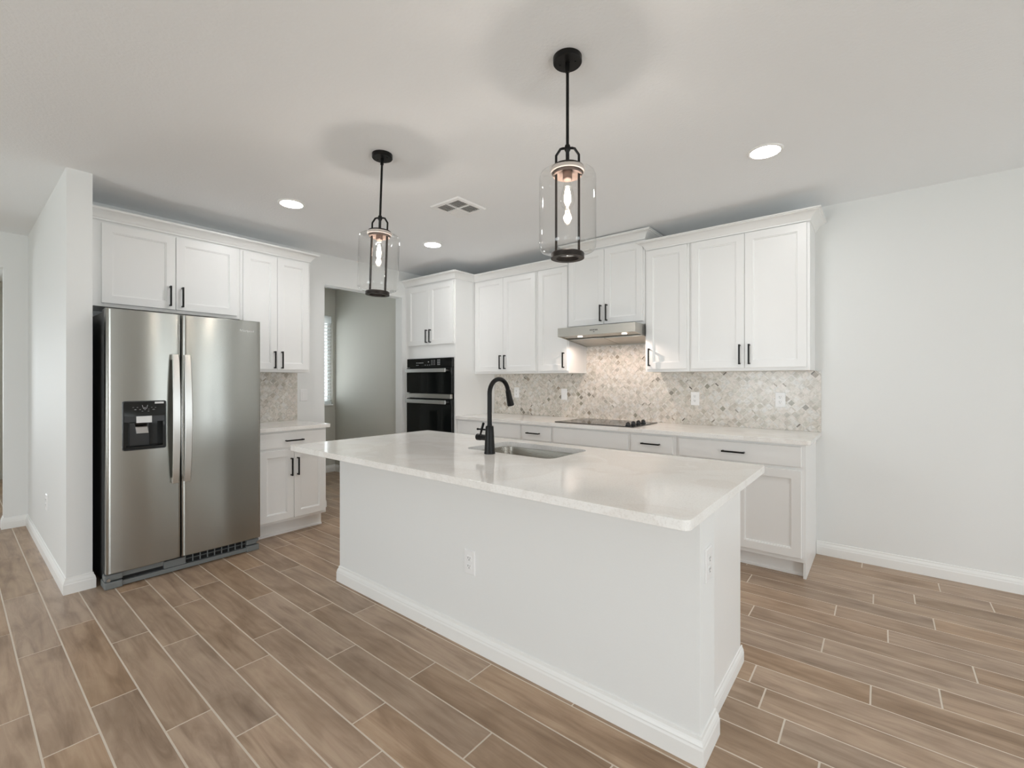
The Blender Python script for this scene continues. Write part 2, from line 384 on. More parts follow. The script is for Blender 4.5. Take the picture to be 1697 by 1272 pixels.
# floor: wood-look porcelain planks over grout
def build_floor():
    # joints measured per row; plank 0.895 long, 0.1519 wide
    P, L, g = 0.15192, 0.895, 0.0026
    known = {-1: -2.586, 0: -3.141, 1: -2.445, 2: -2.958, 3: -2.728, 4: -2.260, 5: -2.454, 6: -2.014, 7: -2.497, 8: -2.287, 9: -1.859,
             12: -0.379, 14: -0.034, 15: 0.190, 16: -0.223, 17: -0.571, 18: 0.027, 19: -0.201, 20: -0.674, 21: -0.036, 22: 0.155, 23: 0.497, 24: 0.285, 25: -0.105}
    bm = bmesh.new(); lay = bm.loops.layers.float_color.new('tile')
    rnd = random.Random(3)
    for k in range(-28, 27):
        y0 = 0.2025 + P*k + g; y1 = 0.2025 + P*(k+1) - g
        off = known.get(k, rnd.uniform(0, L))
        j = math.floor((-9.3 - off)/L)
        x = off + j*L
        while x < 3.6:
            a, b = max(x + g, -9.3), min(x + L - g, 3.6)
            c0, c1 = max(y0, -4.12), min(y1, 4.24)
            if b > a and c1 > c0:
                col = (rnd.random(), rnd.random(), 0, 1)
                e = 0.0012; zb = -0.0022
                t = [bm.verts.new(p) for p in ((a+e, c0+e, 0), (b-e, c0+e, 0), (b-e, c1-e, 0), (a+e, c1-e, 0))]
                q = [bm.verts.new(p) for p in ((a, c0, zb), (b, c0, zb), (b, c1, zb), (a, c1, zb))]
                fs = [bm.faces.new(t)]
                for i in range(4): fs.append(bm.faces.new((q[i], q[(i+1) % 4], t[(i+1) % 4], t[i])))
                for f in fs:
                    for lp in f.loops: lp[lay] = col
            x += L
    me = bpy.data.meshes.new('floor'); 
    n0 = len(bm.faces)
    gv = [bm.verts.new(p) for p in ((-9.3, -4.12, -0.0012), (3.6, -4.12, -0.0012), (3.6, 4.24, -0.0012), (-9.3, 4.24, -0.0012))]
    gf = bm.faces.new(gv); gf.material_index = 1
    gl = [bm.verts.new(p) for p in ((-9.3, -4.12, -0.08), (-9.3, 4.24, -0.08), (3.6, 4.24, -0.08), (3.6, -4.12, -0.08))]
    f2 = bm.faces.new(gl); f2.material_index = 1
    bm.to_mesh(me); bm.free(); me.materials.append(M_floor); me.materials.append(M_grout)
    o = bpy.data.objects.new('floor', me); COL.objects.link(o); tag(o, kind='structure')
build_floor()
tag(MB().box(-30, 30, -30, 30, -0.4, -0.35).build('outside_ground', M_outside), kind='structure')

# ------------------------------------------------------------------ cabinet parts (local frame: x across, front faces -y, z up)
def shaker(b, x0, x1, z0, z1, yf, th=0.019, fr=0.055, rec=0.0105, flat=False):
    """door / drawer front with its face at y = yf"""
    yb = yf + th; e = 0.0015
    def R(i, y): return [(x0+i, y, z0+i), (x1-i, y, z0+i), (x1-i, y, z1-i), (x0+i, y, z1-i)]
    if flat:
        b.loops([R(0, yb), R(0, yf+e), R(e, yf)], True, True, True); return
    b.loops([R(0, yb), R(0, yf+e), R(e, yf), R(fr, yf), R(fr+0.001, yf+0.004), R(fr+0.007, yf+0.0048), R(fr+0.008, yf+rec)], True, True, True)
def pull(parent, x, z, yf, length=0.15, vertical=True, name='handle'):
    """square-section bar pull standing off the face"""
    b = MB(); h = length/2; w = 0.0055; so = 0.030
    if vertical:
        b.box(x-w, x+w, yf-so-0.004, yf-so+0.006, z-h, z+h)
        for s in (-1, 1): b.box(x-w*0.9, x+w*0.9, yf-so+0.005, yf-0.0003, z+s*(h-0.0065)-0.0055, z+s*(h-0.0065)+0.0055)
    else:
        b.box(x-h, x+h, yf-so-0.004, yf-so+0.006, z-w, z+w)
        for s in (-1, 1): b.box(x+s*(h-0.0065)-0.0055, x+s*(h-0.0065)+0.0055, yf-so+0.005, yf-0.0003, z-w*0.9, z+w*0.9)
    return b.build(name, M_black, parent, bevel=0.0012)
def door(parent, x0, x1, z0, z1, yf=-0.019, hx=None, hz=None, hlen=0.15, name='door', flat=False, horizontal=False):
    b = MB(); shaker(b, x0, x1, z0, z1, yf, flat=flat)
    o = b.build(name, M_cab, parent)
    if hx is not None: pull(o, hx, hz, yf, hlen, vertical=not horizontal)
    return o
def carcass(parent, w, d, z0, z1, name='carcass', m=None):
    return box(name, m or M_cab, 0, w, 0, d, z0, z1, parent, bevel=0.0012)

def wall_cabinet(origin, rz, w, d, z0, z1, doors, label, name='wall_cabinet', group='white upper kitchen cabinets', ends=()):
    """doors: list of (x0, x1, z0, z1, hx, hz)"""
    t = thing(name, label, 'cabinet', origin, rz, group)
    carcass(t, w, d, z0 - origin[2], z1 - origin[2])
    for x0, x1, a, b_, hx, hz in doors:
        door(t, x0, x1, a - origin[2], b_ - origin[2], hx=hx, hz=None if hz is None else hz - origin[2])
    return t

# crown profile: (outward, z) measured down from the top
def crown(name, label, path, ztop, loc, h=0.072, out=0.070, group=None):
    pr = [(0.0, 0.0), (0.004, 0.0), (0.006, 0.010), (0.010, 0.013), (0.014, 0.022), (0.022, 0.034), (0.034, 0.046), (0.048, 0.055), (0.058, 0.058), (0.060, 0.063), (out, 0.064), (out, h), (0.0, h)]
    pr = [(o, ztop - h + z) for o, z in pr]
    o = sweep(MB(), [(x - loc[0], y - loc[1]) for x, y in path], [(a, z - loc[2]) for a, z in pr]).build(name, M_cab, None, smooth=True, ang=30)
    o.location = loc
    return tag(o, label, 'crown molding', group)

YU, DU = 3.774, YB - 3.774 - 0.001   # upper face and depth
ZT, ZB, ZU0, ZUT = 2.43, 1.374, 1.405, 2.41
def back_upper(x0, x1, doors, label, z0=ZB, z1=ZT):
    return wall_cabinet((x0, YU, z0), 0, x1 - x0, DU, z0, z1, doors, label)
# uppers left of the hood
back_upper(-3.596, -2.717, [(0.018, 0.433, 1.396, 2.405, 0.403, 1.497), (0.436, 0.861, 1.396, 2.405, 0.466, 1.497)],
           'white two-door upper cabinet directly right of the tall oven cabinet')
back_upper(-2.715, -2.345, [(0.018, 0.360, 1.396, 2.405, 0.325, 1.497)],
           'narrow white one-door upper cabinet left of the range hood')
# hood cabinet
wall_cabinet((-2.343, YU, 1.788), 0, 0.765, DU, 1.788, 2.535,
             [(0.004, 0.380, 1.815, 2.50, 0.352, 1.915), (0.383, 0.748, 1.815, 2.50, 0.412, 1.915)],
             'white upper cabinet over the range hood, raised higher than its neighbours')
# uppers right of the hood
back_upper(-1.576, -1.205, [(0.015, 0.352, 1.396, 2.405, 0.045, 1.497)],
           'narrow white one-door upper cabinet just right of the range hood')
back_upper(-1.203, -0.385, [(0.018, 0.405, 1.396, 2.405, 0.375, 1.497), (0.408, 0.800, 1.396, 2.405, 0.440, 1.497)],
           'white two-door upper cabinet at the right end of the back wall')
# crown runs
crown('crown_molding', 'white crown molding along the tall oven cabinet and the uppers left of the hood',
      [(-4.449, 3.4575), (-3.596, 3.4575), (-3.596, 3.7615), (-2.345, 3.7615)], 2.482, (-3.0, 3.76, 2.41))
crown('crown_molding', 'short white crown molding topping the raised cabinet over the range hood',
      [(-2.343, YB-0.001), (-2.343, 3.7615), (-1.578, 3.7615), (-1.578, YB-0.001)], 2.588, (-1.96, 3.76, 2.516))
crown('crown_molding', 'white crown molding on the uppers right of the range hood',
      [(-1.563, 3.764), (-1.563, 3.7615), (-0.385, 3.7615), (-0.385, YB-0.001)], 2.482, (-1.0, 3.76, 2.41))

# oven tower
t = thing('oven_cabinet', 'tall white cabinet holding the black wall oven', 'cabinet', (-4.449, 3.47, 0), 0)
W = 0.851
b = MB(); D = YB - 3.47 - 0.001
b.box(0, 0.045, 0, D, 0.0, 2.43).box(W-0.02, W, 0, D, 0.0, 2.43).box(0.045, W-0.02, 0.02, D, 1.565, 2.43).box(0.045, W-0.02, 0.02, D, 0.10, 0.46).box(0.045, W-0.02, D-0.02, D, 0.46, 1.565).box(0.045, W-0.02, 0.075, 0.09, 0.0, 0.10)
b.box(0.045, W-0.02, 0.0, 0.02, 1.555, 1.70).box(0.045, W-0.02, 0, 0.02, 2.385, 2.43).box(0.045, W-0.02, 0, 0.02, 0.10, 0.475).box(0.045, W-0.02, 0, 0.02, 1.70, 2.385)
b.build('carcass', M_cab, t, bevel=0.001)
door(t, 0.055, 0.438, 1.706, 2.385, hx=0.408, hz=1.805); door(t, 0.441, 0.836, 1.706, 2.385, hx=0.470, hz=1.805)
door(t, 0.055, 0.836, 0.13, 0.44, hx=0.445, hz=0.36, horizontal=True, name='drawer')

# wall oven (microwave over oven)
def wall_oven():
    t = thing('wall_oven', 'black glass double wall oven with satin bar handles, built into the tall cabinet', 'oven', (-4.391, 3.469, 0.48))
    w, z = 0.768, lambda a: a - 0.48
    box('housing', M_blkplastic, 0.015, w-0.015, 0.0, 0.5, z(0.485), z(1.545), t)
    p = box('control_panel', M_blkgloss, 0, w, -0.028, -0.0, z(1.452), z(1.552), t, bevel=0.002)
    # pale printed marks on the touch panel
    b = MB(); rnd = random.Random(5)
    def glyph(x, zc, ww, hh): b.box(x, x+ww, -0.0288, -0.0281, zc-hh/2, zc+hh/2)
    for x in (0.17, 0.20, 0.225, 0.25, 0.275): glyph(x, z(1.503), 0.018, 0.006)
    for x in (0.17, 0.195, 0.32, 0.36, 0.395): glyph(x, z(1.477), 0.016, 0.005)
    glyph(0.375, z(1.512), 0.018, 0.009)
    for r_ in range(4):
        for c_ in range(3): glyph(0.432 + c_*0.026, z(1.528 - r_*0.016), 0.008, 0.007)
    for r_ in range(4):
        for c_ in range(2): glyph(0.535 + c_*0.026, z(1.53 - r_*0.017), 0.016, 0.007)
    b.build('printed_marks', M_print, p)
    d = box('door', M_blkgloss, 0.0, w, -0.035, -0.0, z(1.160), z(1.446), t, bevel=0.002)
    def bar(par, zc):
        b = MB(); b.box(0.03, w-0.05, -0.083, -0.070, zc-0.021, zc+0.021)
        for x in (0.055, w-0.085): b.box(x, x+0.02, -0.071, -0.0345, zc-0.012, zc+0.012)
        b.build('handle', M_steelh, par, bevel=0.003)
    bar(d, z(1.413))
    box('trim_strip', M_hood, 0.0, w-0.01, -0.040, -0.0, z(1.100), z(1.150), t, bevel=0.002)
    d2 = box('door', M_blkgloss, 0.0, w, -0.035, -0.0, z(0.53), z(1.092), t, bevel=0.002)
    bar(d2, z(1.062))
    b = MB()
    for k in range(3): b.box(0.02, w-0.02, -0.02, -0.0, z(0.487) + k*0.013, z(0.487) + k*0.013 + 0.007)
    b.build('vent_grille', M_blkplastic, t)
wall_oven()

# ------------------------------------------------------------------ base cabinets on the back wall
YC = 3.508
DB = YB - YC - 0.001
def base_cabinet(origin, rz, w, d, fronts, label, side_right=False, toe=0.075, ztoe=0.11, group='white base kitchen cabinets', ext=0.0):
    t = thing('base_cabinet', label, 'cabinet', origin, rz, group)
    b = MB(); b.box(0, w, 0, d, ztoe, 0.883)
    b.box(0.0, w - (0.018 if side_right else 0), toe, d, 0.0, ztoe)
    if side_right: b.box(w-0.018, w, 0.02, d, 0, ztoe)
    b.build('carcass', M_cab, t, bevel=0.001)
    s = sweep(MB(), [(w - (0.018 if side_right else 0), toe), (0.0, toe)][::-1], [(0, 0), (0.010, 0), (0.010, 0.012), (0.004, 0.018), (0, 0.018)])
    s.build('toe_trim', M_cab, t)
    for kind, x0, x1, z0, z1, hx, hz in fronts:
        door(t, x0, x1, z0, z1, hx=hx, hz=hz, flat=(kind == 'drawer'), horizontal=(kind == 'drawer'), name=kind)
    return t
ZD0, ZD1, ZR0, ZR1 = 0.14, 0.712, 0.735, 0.866
base_cabinet((-3.597, YC, 0), 0, 0.883, DB, [('drawer', 0.015, 0.872, ZR0, ZR1, 0.44, 0.80), ('door', 0.015, 0.442, ZD0, ZD1, 0.41, 0.64), ('door', 0.445, 0.872, ZD0, ZD1, 0.475, 0.64)],
             'white base cabinet with a wide drawer, left end of the back run')
base_cabinet((-2.714, YC, 0), 0, 0.361, DB, [('drawer', 0.016, 0.350, ZR0, ZR1, 0.155, 0.802), ('door', 0.016, 0.350, ZD0, ZD1, 0.320, 0.64)],
             'narrow white base cabinet with one drawer, left of the cooktop')
base_cabinet((-2.352, YC, 0), 0, 0.758, DB, [('drawer', 0.012, 0.742, ZR0, ZR1, None, None), ('door', 0.012, 0.376, ZD0, ZD1, 0.346, 0.64), ('door', 0.379, 0.742, ZD0, ZD1, 0.409, 0.64)],
             'white base cabinet with a plain false front under the cooktop')
base_cabinet((-1.593, YC, 0), 0, 0.376, DB, [('drawer', 0.016, 0.350, ZR0, ZR1, 0.180, 0.802), ('door', 0.016, 0.350, ZD0, ZD1, 0.046, 0.64)],
             'narrow white base cabinet with one drawer, right of the cooktop')
base_cabinet((-1.216, YC, 0), 0, 0.836, DB, [('drawer', 0.024, 0.812, ZR0, ZR1, 0.405, 0.800), ('door', 0.024, 0.416, ZD0, ZD1, 0.386, 0.64), ('door', 0.419, 0.812, ZD0, ZD1, 0.449, 0.64)],
             'white base cabinet with a wide drawer, right end of the back run', side_right=True)

def slab(name, x0, x1, y0, y1, z0, z1, label, corners, r=0.022, hole=None, holer=0.05):
    """stone slab with rounded corners listed as (sx, sy), and an optional rounded hole"""
    def rr(x0, x1, y0, y1, rad):
        pts = []
        for cx, cy, a0, key in ((x1, y0, -90, (1, -1)), (x1, y1, 0, (1, 1)), (x0, y1, 90, (-1, 1)), (x0, y0, 180, (-1, -1))):
            q = rad(key)
            if q == 0: pts += [(cx, cy)]
            else:
                ox = cx - key[0]*q; oy = cy - key[1]*q
                for k in range(7):
                    a = math.radians(a0 + 90*k/6); pts.append((ox + q*math.cos(a), oy + q*math.sin(a)))
        return pts
    out = rr(x0, x1, y0, y1, lambda k: r if k in corners else 0)
    bm = bmesh.new(); c = ((x0+x1)/2, (y0+y1)/2, z0)
    def loop(pts): return [bm.verts.new((p[0]-c[0], p[1]-c[1], 0)) for p in pts]
    ol = loop(out); E = [bm.edges.new((ol[i], ol[(i+1) % len(ol)])) for i in range(len(ol))]
    if hole:
        hl = loop(rr(*hole, lambda k: holer)); E += [bm.edges.new((hl[i], hl[(i+1) % len(hl)])) for i in range(len(hl))]
    bmesh.ops.triangle_fill(bm, use_beauty=True, use_dissolve=False, edges=E)
    fs = list(bm.faces)
    ex = bmesh.ops.extrude_face_region(bm, geom=fs)
    for v in [g for g in ex['geom'] if isinstance(g, bmesh.types.BMVert)]: v.co.z += z1 - z0
    bmesh.ops.recalc_face_normals(bm, faces=bm.faces)
    me = bpy.data.meshes.new(name); bm.to_mesh(me); bm.free(); me.materials.append(M_quartz)
    o = bpy.data.objects.new(name, me); COL.objects.link(o); o.location = c
    bv = o.modifiers.new('bevel', 'BEVEL'); bv.width = 0.0035; bv.segments = 3; bv.limit_method = 'ANGLE'; bv.angle_limit = math.radians(50)
    return tag(o, label, 'countertop')
slab('countertop', -3.596, -0.350, 3.470, YB-0.001, 0.884, 0.914, 'long white quartz countertop on the back wall cabinets, around the cooktop', {(1, -1)}, r=0.02)

# ------------------------------------------------------------------ backsplash: marble squares and strips laid on the diagonal
def clip_poly(poly, box_):
    x0, x1, z0, z1 = box_
    for ax, lim, sgn in ((0, x0, 1), (0, x1, -1), (1, z0, 1), (1, z1, -1)):
        out = []
        for i in range(len(poly)):
            p, q = poly[i], poly[(i+1) % len(poly)]
            ip = (p[ax]-lim)*sgn >= 0; iq = (q[ax]-lim)*sgn >= 0
            if ip: out.append(p)
            if ip != iq:
                t_ = (lim - p[ax])/(q[ax]-p[ax]); out.append((p[0]+t_*(q[0]-p[0]), p[1]+t_*(q[1]-p[1])))
        poly = out
        if len(poly) < 3: return []
    return poly
def backsplash(rects, place, label, seed, origin):
    """rects in wall coordinates (a, z); place(a, z, n) -> world point, n out of the wall"""
    rnd = random.Random(seed)
    bm = bmesh.new(); lay = bm.loops.layers.float_color.new('tile')
    light = [srgb(*c) for c in ((226, 219, 210), (222, 216, 207), (230, 226, 220), (217, 210, 200), (224, 221, 216), (212, 208, 198), (228, 220, 212))]
    mid = [srgb(*c) for c in ((200, 192, 181), (192, 187, 178), (204, 196, 186), (196, 190, 178))]
    dark = [srgb(*c) for c in ((166, 156, 142), (152, 146, 136), (172, 160, 146), (160, 156, 142))]
    vdark = [srgb(*c) for c in ((110, 100, 90), (120, 112, 104))]
    grout = srgb(214, 208, 199)
    def put(poly, col, n0, n1=None):
        if len(poly) < 3: return
        v = [bm.verts.new(Vector(place(a, z, n0)) - Vector(origin)) for a, z in poly]
        try: f = bm.faces.new(v)
        except ValueError: return
        for lp in f.loops: lp[lay] = col
    c45 = math.sqrt(0.5); S, G, g = 0.0335, 0.0105, 0.0006
    p = S + G
    amin = min(r[0] for r in rects); amax = max(r[1] for r in rects); zmin = min(r[2] for r in rects); zmax = max(r[3] for r in rects)
    for r in rects: put([(r[0], r[2]), (r[1], r[2]), (r[1], r[3]), (r[0], r[3])], grout, 0.0062)
    R = int((amax-amin + zmax-zmin)/p) + 3
    ca, cz = (amin+amax)/2, (zmin+zmax)/2
    for i in range(-R, R):
        for j in range(-R, R):
            u0, w0 = i*p, j*p
            cc = (u0*c45 - w0*c45 + ca, u0*c45 + w0*c45 + cz)
            if not (amin-0.1 < cc[0] < amax+0.1 and zmin-0.1 < cc[1] < zmax+0.1): 
                continue
            x = rnd.random()
            sq = rnd.choice(light) if x < 0.84 else rnd.choice(mid) if x < 0.965 else rnd.choice(dark)
            def strip_col():
                y = rnd.random()
                return rnd.choice(light) if y < 0.93 else rnd.choice(mid) if y < 0.978 else rnd.choice(dark) if y < 0.992 else rnd.choice(vdark)
            pieces = [((u0, u0+S, w0, w0+S), sq), ((u0+S, u0+p, w0, w0+S), strip_col()), ((u0, u0+S, w0+S, w0+p), strip_col()), ((u0+S, u0+p, w0+S, w0+p), rnd.choice(light))]
            for (a, b_, c, d), col in pieces:
                quad = [((u*c45 - w*c45) + ca, (u*c45 + w*c45) + cz) for u, w in ((a+g, c+g), (b_-g, c+g), (b_-g, d-g), (a+g, d-g))]
                for r in rects: put(clip_poly(quad, r), col, 0.0075)
    # sides of the tile sheet
    for r in rects:
        for (a0, z0_, a1, z1_) in ((r[1], r[2], r[1], r[3]), (r[0], r[2], r[0], r[3])):
            v = [bm.verts.new(Vector(place(a, z, n)) - Vector(origin)) for a, z, n in ((a0, z0_, 0.0005), (a0, z0_, 0.0075), (a1, z1_, 0.0075), (a1, z1_, 0.0005))]
            f = bm.faces.new(v)
            for lp in f.loops: lp[lay] = grout
    me = bpy.data.meshes.new('backsplash'); bm.to_mesh(me); bm.free(); me.materials.append(M_marble)
    o = bpy.data.objects.new('backsplash', me); COL.objects.link(o); o.location = origin
    return tag(o, label, 'backsplash')
backsplash([(-3.595, -2.3455, 0.9145, 1.3735), (-2.3455, -1.5735, 0.9145, 1.787), (-1.5735, -0.349, 0.9145, 1.3735)], lambda a, z, n: (a, YB - n, z),
           'marble mosaic backsplash of diagonal squares behind the cooktop and back countertop', 11, (-2.0, YB, 0.915))
backsplash([(0.575, 2.150, 0.9145, 1.3735)], lambda a, z, n: (XF + n, a, z),
           'marble mosaic backsplash beside the refrigerator over the short countertop', 12, (XF, 1.8, 0.915))

# ------------------------------------------------------------------ left wall cabinets (front faces +x : rz = 90 degrees, local x -> world y)
RZ = PI/2
XU = -4.12
def left_cab(y0, y1, z0, z1, doors, label, name='wall_cabinet'):
    return wall_cabinet((XU, y0, z0), RZ, y1 - y0, abs(XF - XU) - 0.001, z0, z1, doors, label, name=name)
left_cab(0.574, 1.515, 1.806, 2.405, [(0.080, 0.496, 1.829, 2.372, 0.461, 1.925), (0.500, 0.915, 1.829, 2.372, 0.537, 1.925)],
         'white two-door upper cabinet over the stainless refrigerator')
left_cab(1.516, 2.108, 1.374, 2.405, [(0.020, 0.293, 1.396, 2.372, 0.268, 1.480), (0.296, 0.574, 1.396, 2.372, 0.330, 1.480)],
         'white two-door upper cabinet right of the refrigerator')
crown('crown_molding', 'white crown molding above the refrigerator wall cabinets',
      [(-4.1325+0.025, 0.574), (-4.1075, 2.108), (XF+0.001, 2.108)][:1] + [(-4.1075, 2.108), (XF+0.001, 2.108)], 2.462, (-4.11, 1.3, 2.39), out=0.062)
# base cabinet beside the refrigerator
XBF = -3.880
base_cabinet((XBF, 1.548, 0), RZ, 0.588, abs(XF-XBF)-0.001, [('drawer', 0.018, 0.575, 0.742, 0.866, 0.293, 0.799), ('door', 0.018, 0.292, 0.145, 0.722, 0.268, 0.577), ('door', 0.295, 0.575, 0.145, 0.722, 0.322, 0.577)],
             'white base cabinet with one drawer and two doors beside the refrigerator', toe=0.085, ztoe=0.122)
slab('countertop', XF+0.001, -3.842, 1.530, 2.163, 0.884, 0.914, 'short white quartz countertop right of the refrigerator', {(1, 1)}, r=0.015)

# ------------------------------------------------------------------ refrigerator
panel_door()
def fridge():
    XD = -3.697; Y0, Y1 = 0.612, 1.508
    t = thing('refrigerator', 'stainless steel side-by-side refrigerator with an ice and water dispenser', 'refrigerator', (-3.75, Y0, 0), RZ)
    # local: x along +Y, -y = out (world +x), origin x = -3.75
    W = Y1 - Y0; f = -(XD + 3.75)      # door face local y
    b = MB(); b.box(0.004, W-0.004, 0.025, 0.66, 0.03, 1.735); b.build('body', M_fridgeside, t, bevel=0.004)
    b = MB(); b.box(0.03, W-0.03, 0.02, 0.026, 0.1, 1.73); b.build('gasket', M_dark, t)
    gap0, gap1 = 0.3830, 0.3898
    def fdoor(x0, x1, name='door', hole=None, big=False):
        # gently crowned door front
        b = MB(); N = 18; z0, z1 = 0.101, 1.750
        def prof(s):
            e = 0.02
            u = min(s, 1-s)
            bow = 0.006*math.sin(PI*s)
            edge = 0.006*(1-min(u/0.02, 1.0))**2
            return f + 0.006 - bow + edge
        cols = [i/N for i in range(N+1)]
        cols = sorted(set(cols + [0.004, 0.010, 0.02, 0.98, 0.990, 0.996]))
        zs = [z0, z0+0.004] + ([hole[2], hole[3]] if hole else []) + [z1-0.004, z1]
        if hole:
            cols = sorted(set(cols + [(hole[0]-x0)/(x1-x0), (hole[1]-x0)/(x1-x0)]))
        P = {}
        for zi, z in enumerate(zs):
            for ci, s in enumerate(cols):
                y = prof(s) + (0.004 if z in (z0, z1) else 0)
                P[zi, ci] = b.v((x0 + s*(x1-x0), y, z))
        for zi in range(len(zs)-1):
            for ci in range(len(cols)-1):
                if hole:
                    xm = x0 + (cols[ci]+cols[ci+1])/2*(x1-x0); zm = (zs[zi]+zs[zi+1])/2
                    if hole[0] < xm < hole[1] and hole[2] < zm < hole[3]: continue
                b.bm.faces.new((P[zi, ci], P[zi, ci+1], P[zi+1, ci+1], P[zi+1, ci]))
        # back and sides
        yb = 0.018; nz, nc = len(zs)-1, len(cols)-1
        B = {k: b.v(p) for k, p in {'a': (x0, yb, z0), 'b': (x1, yb, z0), 'c': (x1, yb, z1), 'd': (x0, yb, z1)}.items()}
        b.bm.faces.new((B['d'], B['c'], B['b'], B['a']))
        b.bm.faces.new([B['a'], B['b']] + [P[0, i] for i in range(nc, -1, -1)])
        b.bm.faces.new([B['c'], B['d']] + [P[nz, i] for i in range(0, nc+1)])
        b.bm.faces.new([B['d'], B['a']] + [P[i, 0] for i in range(0, nz+1)])
        b.bm.faces.new([B['b'], B['c']] + [P[i, nc] for i in range(nz, -1, -1)])
        return b.build(name, M_steel, t, smooth=True, ang=40)
    H = (0.082, 0.292, 0.866, 1.160)     # dispenser hole
    dl = fdoor(0.0, gap0, hole=H)
    dr = fdoor(gap1, W)
    # handles: flat straps bowed outwards
    def strap(par, xc, lean):
        b = MB(); rings = []; N = 22; z0, z1 = 0.615, 1.475
        for i in range(N+1):
            s = i/N; z = z0 + s*(z1-z0)
            bow = math.sin(PI*s)**0.8
            yo = f - 0.030 - 0.032*bow; th = 0.011
            w = 0.019 + 0.003*bow
            rings.append([(xc-w, yo+th*0.5, z), (xc-w*0.8, yo, z), (xc+w*0.8, yo, z), (xc+w, yo+th*0.5, z), (xc+w*0.8, yo+th, z), (xc-w*0.8, yo+th, z)])
        b.loops(rings)
        for zz in (z0+0.004, z1-0.034): b.box(xc-0.013, xc+0.013, f-0.026, f+0.006, zz, zz+0.03)
        b.build('handle', M_steelh, par, smooth=True, ang=50)
    strap(dl, 0.346, 1); strap(dr, 0.413, 1)
    # dispenser
    d = MB(); x0, x1, z0, z1 = 0.074, 0.300, 0.857, 1.170; fo = f - 0.008
    def rr(i, rad, y, x0=x0, x1=x1, z0=z0, z1=z1):
        pts = []
        for cx, cz, a0 in ((x1-i-rad, z0+i+rad, -90), (x1-i-rad, z1-i-rad, 0), (x0+i+rad, z1-i-rad, 90), (x0+i+rad, z0+i+rad, 180)):
            for k in range(6):
                a = math.radians(a0 + 18*k); pts.append((cx + rad*math.cos(a), y, cz + rad*math.sin(a)))
        return pts
    cav = dict(x0=0.084, x1=0.292, z0=0.868, z1=1.040)
    # bezel ring around the whole panel: outer, front, inner
    d.loops([rr(0, 0.012, f+0.012), rr(0, 0.012, fo+0.002), rr(0.002, 0.011, fo), rr(0.006, 0.009, fo), rr(0.008, 0.008, fo+0.003)], True, False, False)
    dd = d.build('dispenser', M_blkplastic, t, smooth=True, ang=40)
    box('control_panel', M_blkgloss, x0+0.006, x1-0.006, fo+0.002, fo+0.03, 1.072, z1-0.006, dd)
    b = MB(); b.box(x0+0.006, x1-0.006, fo+0.006, fo+0.05, 1.036, 1.072); b.build('ledge', M_blkplastic, dd)
    # cavity shell
    b = MB(); yb = 0.012
    b.box(0.080, 0.092, fo+0.004, yb, 0.863, 1.037).box(0.282, 0.294, fo+0.004, yb, 0.863, 1.037).box(0.092, 0.282, yb-0.004, yb, 0.863, 1.037).box(0.092, 0.282, fo+0.004, yb, 0.863, 0.876)
    b.build('cavity', M_blkgloss, dd)
    b = MB(); b.box(0.118, 0.222, yb-0.016, yb-0.0041, 0.877, 1.030); b.build('back_plate', M_blkplastic, dd, bevel=0.002)
    b = MB(); b.loops([[(0.143, fo+0.004, 1.030), (0.222, fo+0.004, 1.030), (0.222, fo-0.002, 1.030), (0.143, fo-0.002, 1.030)], [(0.143, fo+0.004, 1.072), (0.222, fo+0.004, 1.072), (0.222, fo-0.002, 1.072), (0.143, fo-0.002, 1.072)]])
    tag(b.build('instruction_label', M_sticker, dd), 'silver paper label over the chute')
    b = MB(); b.loops([[(0.150, yb-0.040, 0.960), (0.212, yb-0.040, 0.960), (0.212, yb-0.020, 0.960), (0.150, yb-0.020, 0.960)], [(0.146, yb-0.018, 1.025), (0.208, yb-0.018, 1.025), (0.208, yb-0.010, 1.025), (0.146, yb-0.010, 1.025)]])
    b.build('paddle', M_chrome, dd)
    b = MB(); b.box(0.238, 0.286, fo+0.0012, fo+0.0019, 1.1505, 1.1625); b.build('paper_tag', M_sticker, dd)
    # icons on the control panel
    b = MB(); yi0, yi1 = fo+0.0012, fo+0.0019
    def seg(p, q, w=0.0018):
        dx, dz = q[0]-p[0], q[1]-p[1]; L = math.hypot(dx, dz); nx, nz = -dz/L*w/2, dx/L*w/2
        b.loops([[(p[0]+nx, y, p[1]+nz), (q[0]+nx, y, q[1]+nz), (q[0]-nx, y, q[1]-nz), (p[0]-nx, y, p[1]-nz)] for y in (yi0, yi1)])
    seg((0.173, 1.143), (0.179, 1.120)); seg((0.201, 1.143), (0.195, 1.120)); seg((0.179, 1.120), (0.195, 1.120)); seg((0.183, 1.128), (0.186, 1.122)); seg((0.189, 1.129), (0.187, 1.123))
    for x, z, w in ((0.127, 1.130, 0.008), (0.148, 1.129, 0.008), (0.138, 1.115, 0.010), (0.162, 1.115, 0.008), (0.187, 1.113, 0.008), (0.206, 1.115, 0.006), (0.222, 1.127, 0.008), (0.242, 1.126, 0.008), (0.232, 1.113, 0.012), (0.174, 1.104, 0.008), (0.205, 1.103, 0.008)):
        seg((x-w/2, z), (x+w/2, z), 0.0014 if w < 0.01 else 0.0022)
    b.build('icons', M_print, dd)
    # maker's name on the right door
    cu = bpy.data.curves.new('nameplate', 'FONT'); cu.body = 'Whirlpool'; cu.size = 0.026; cu.extrude = 0.0006; cu.align_x = 'CENTER'
    tmp = bpy.data.objects.new('nameplate_curve', cu); COL.objects.link(tmp)
    bpy.context.view_layer.update()
    me = bpy.data.meshes.new_from_object(tmp.evaluated_get(bpy.context.evaluated_depsgraph_get()))
    bpy.data.objects.remove(tmp)
    me.materials.clear(); me.materials.append(M_sticker)
    o = bpy.data.objects.new('nameplate', me); COL.objects.link(o); o.parent = dr
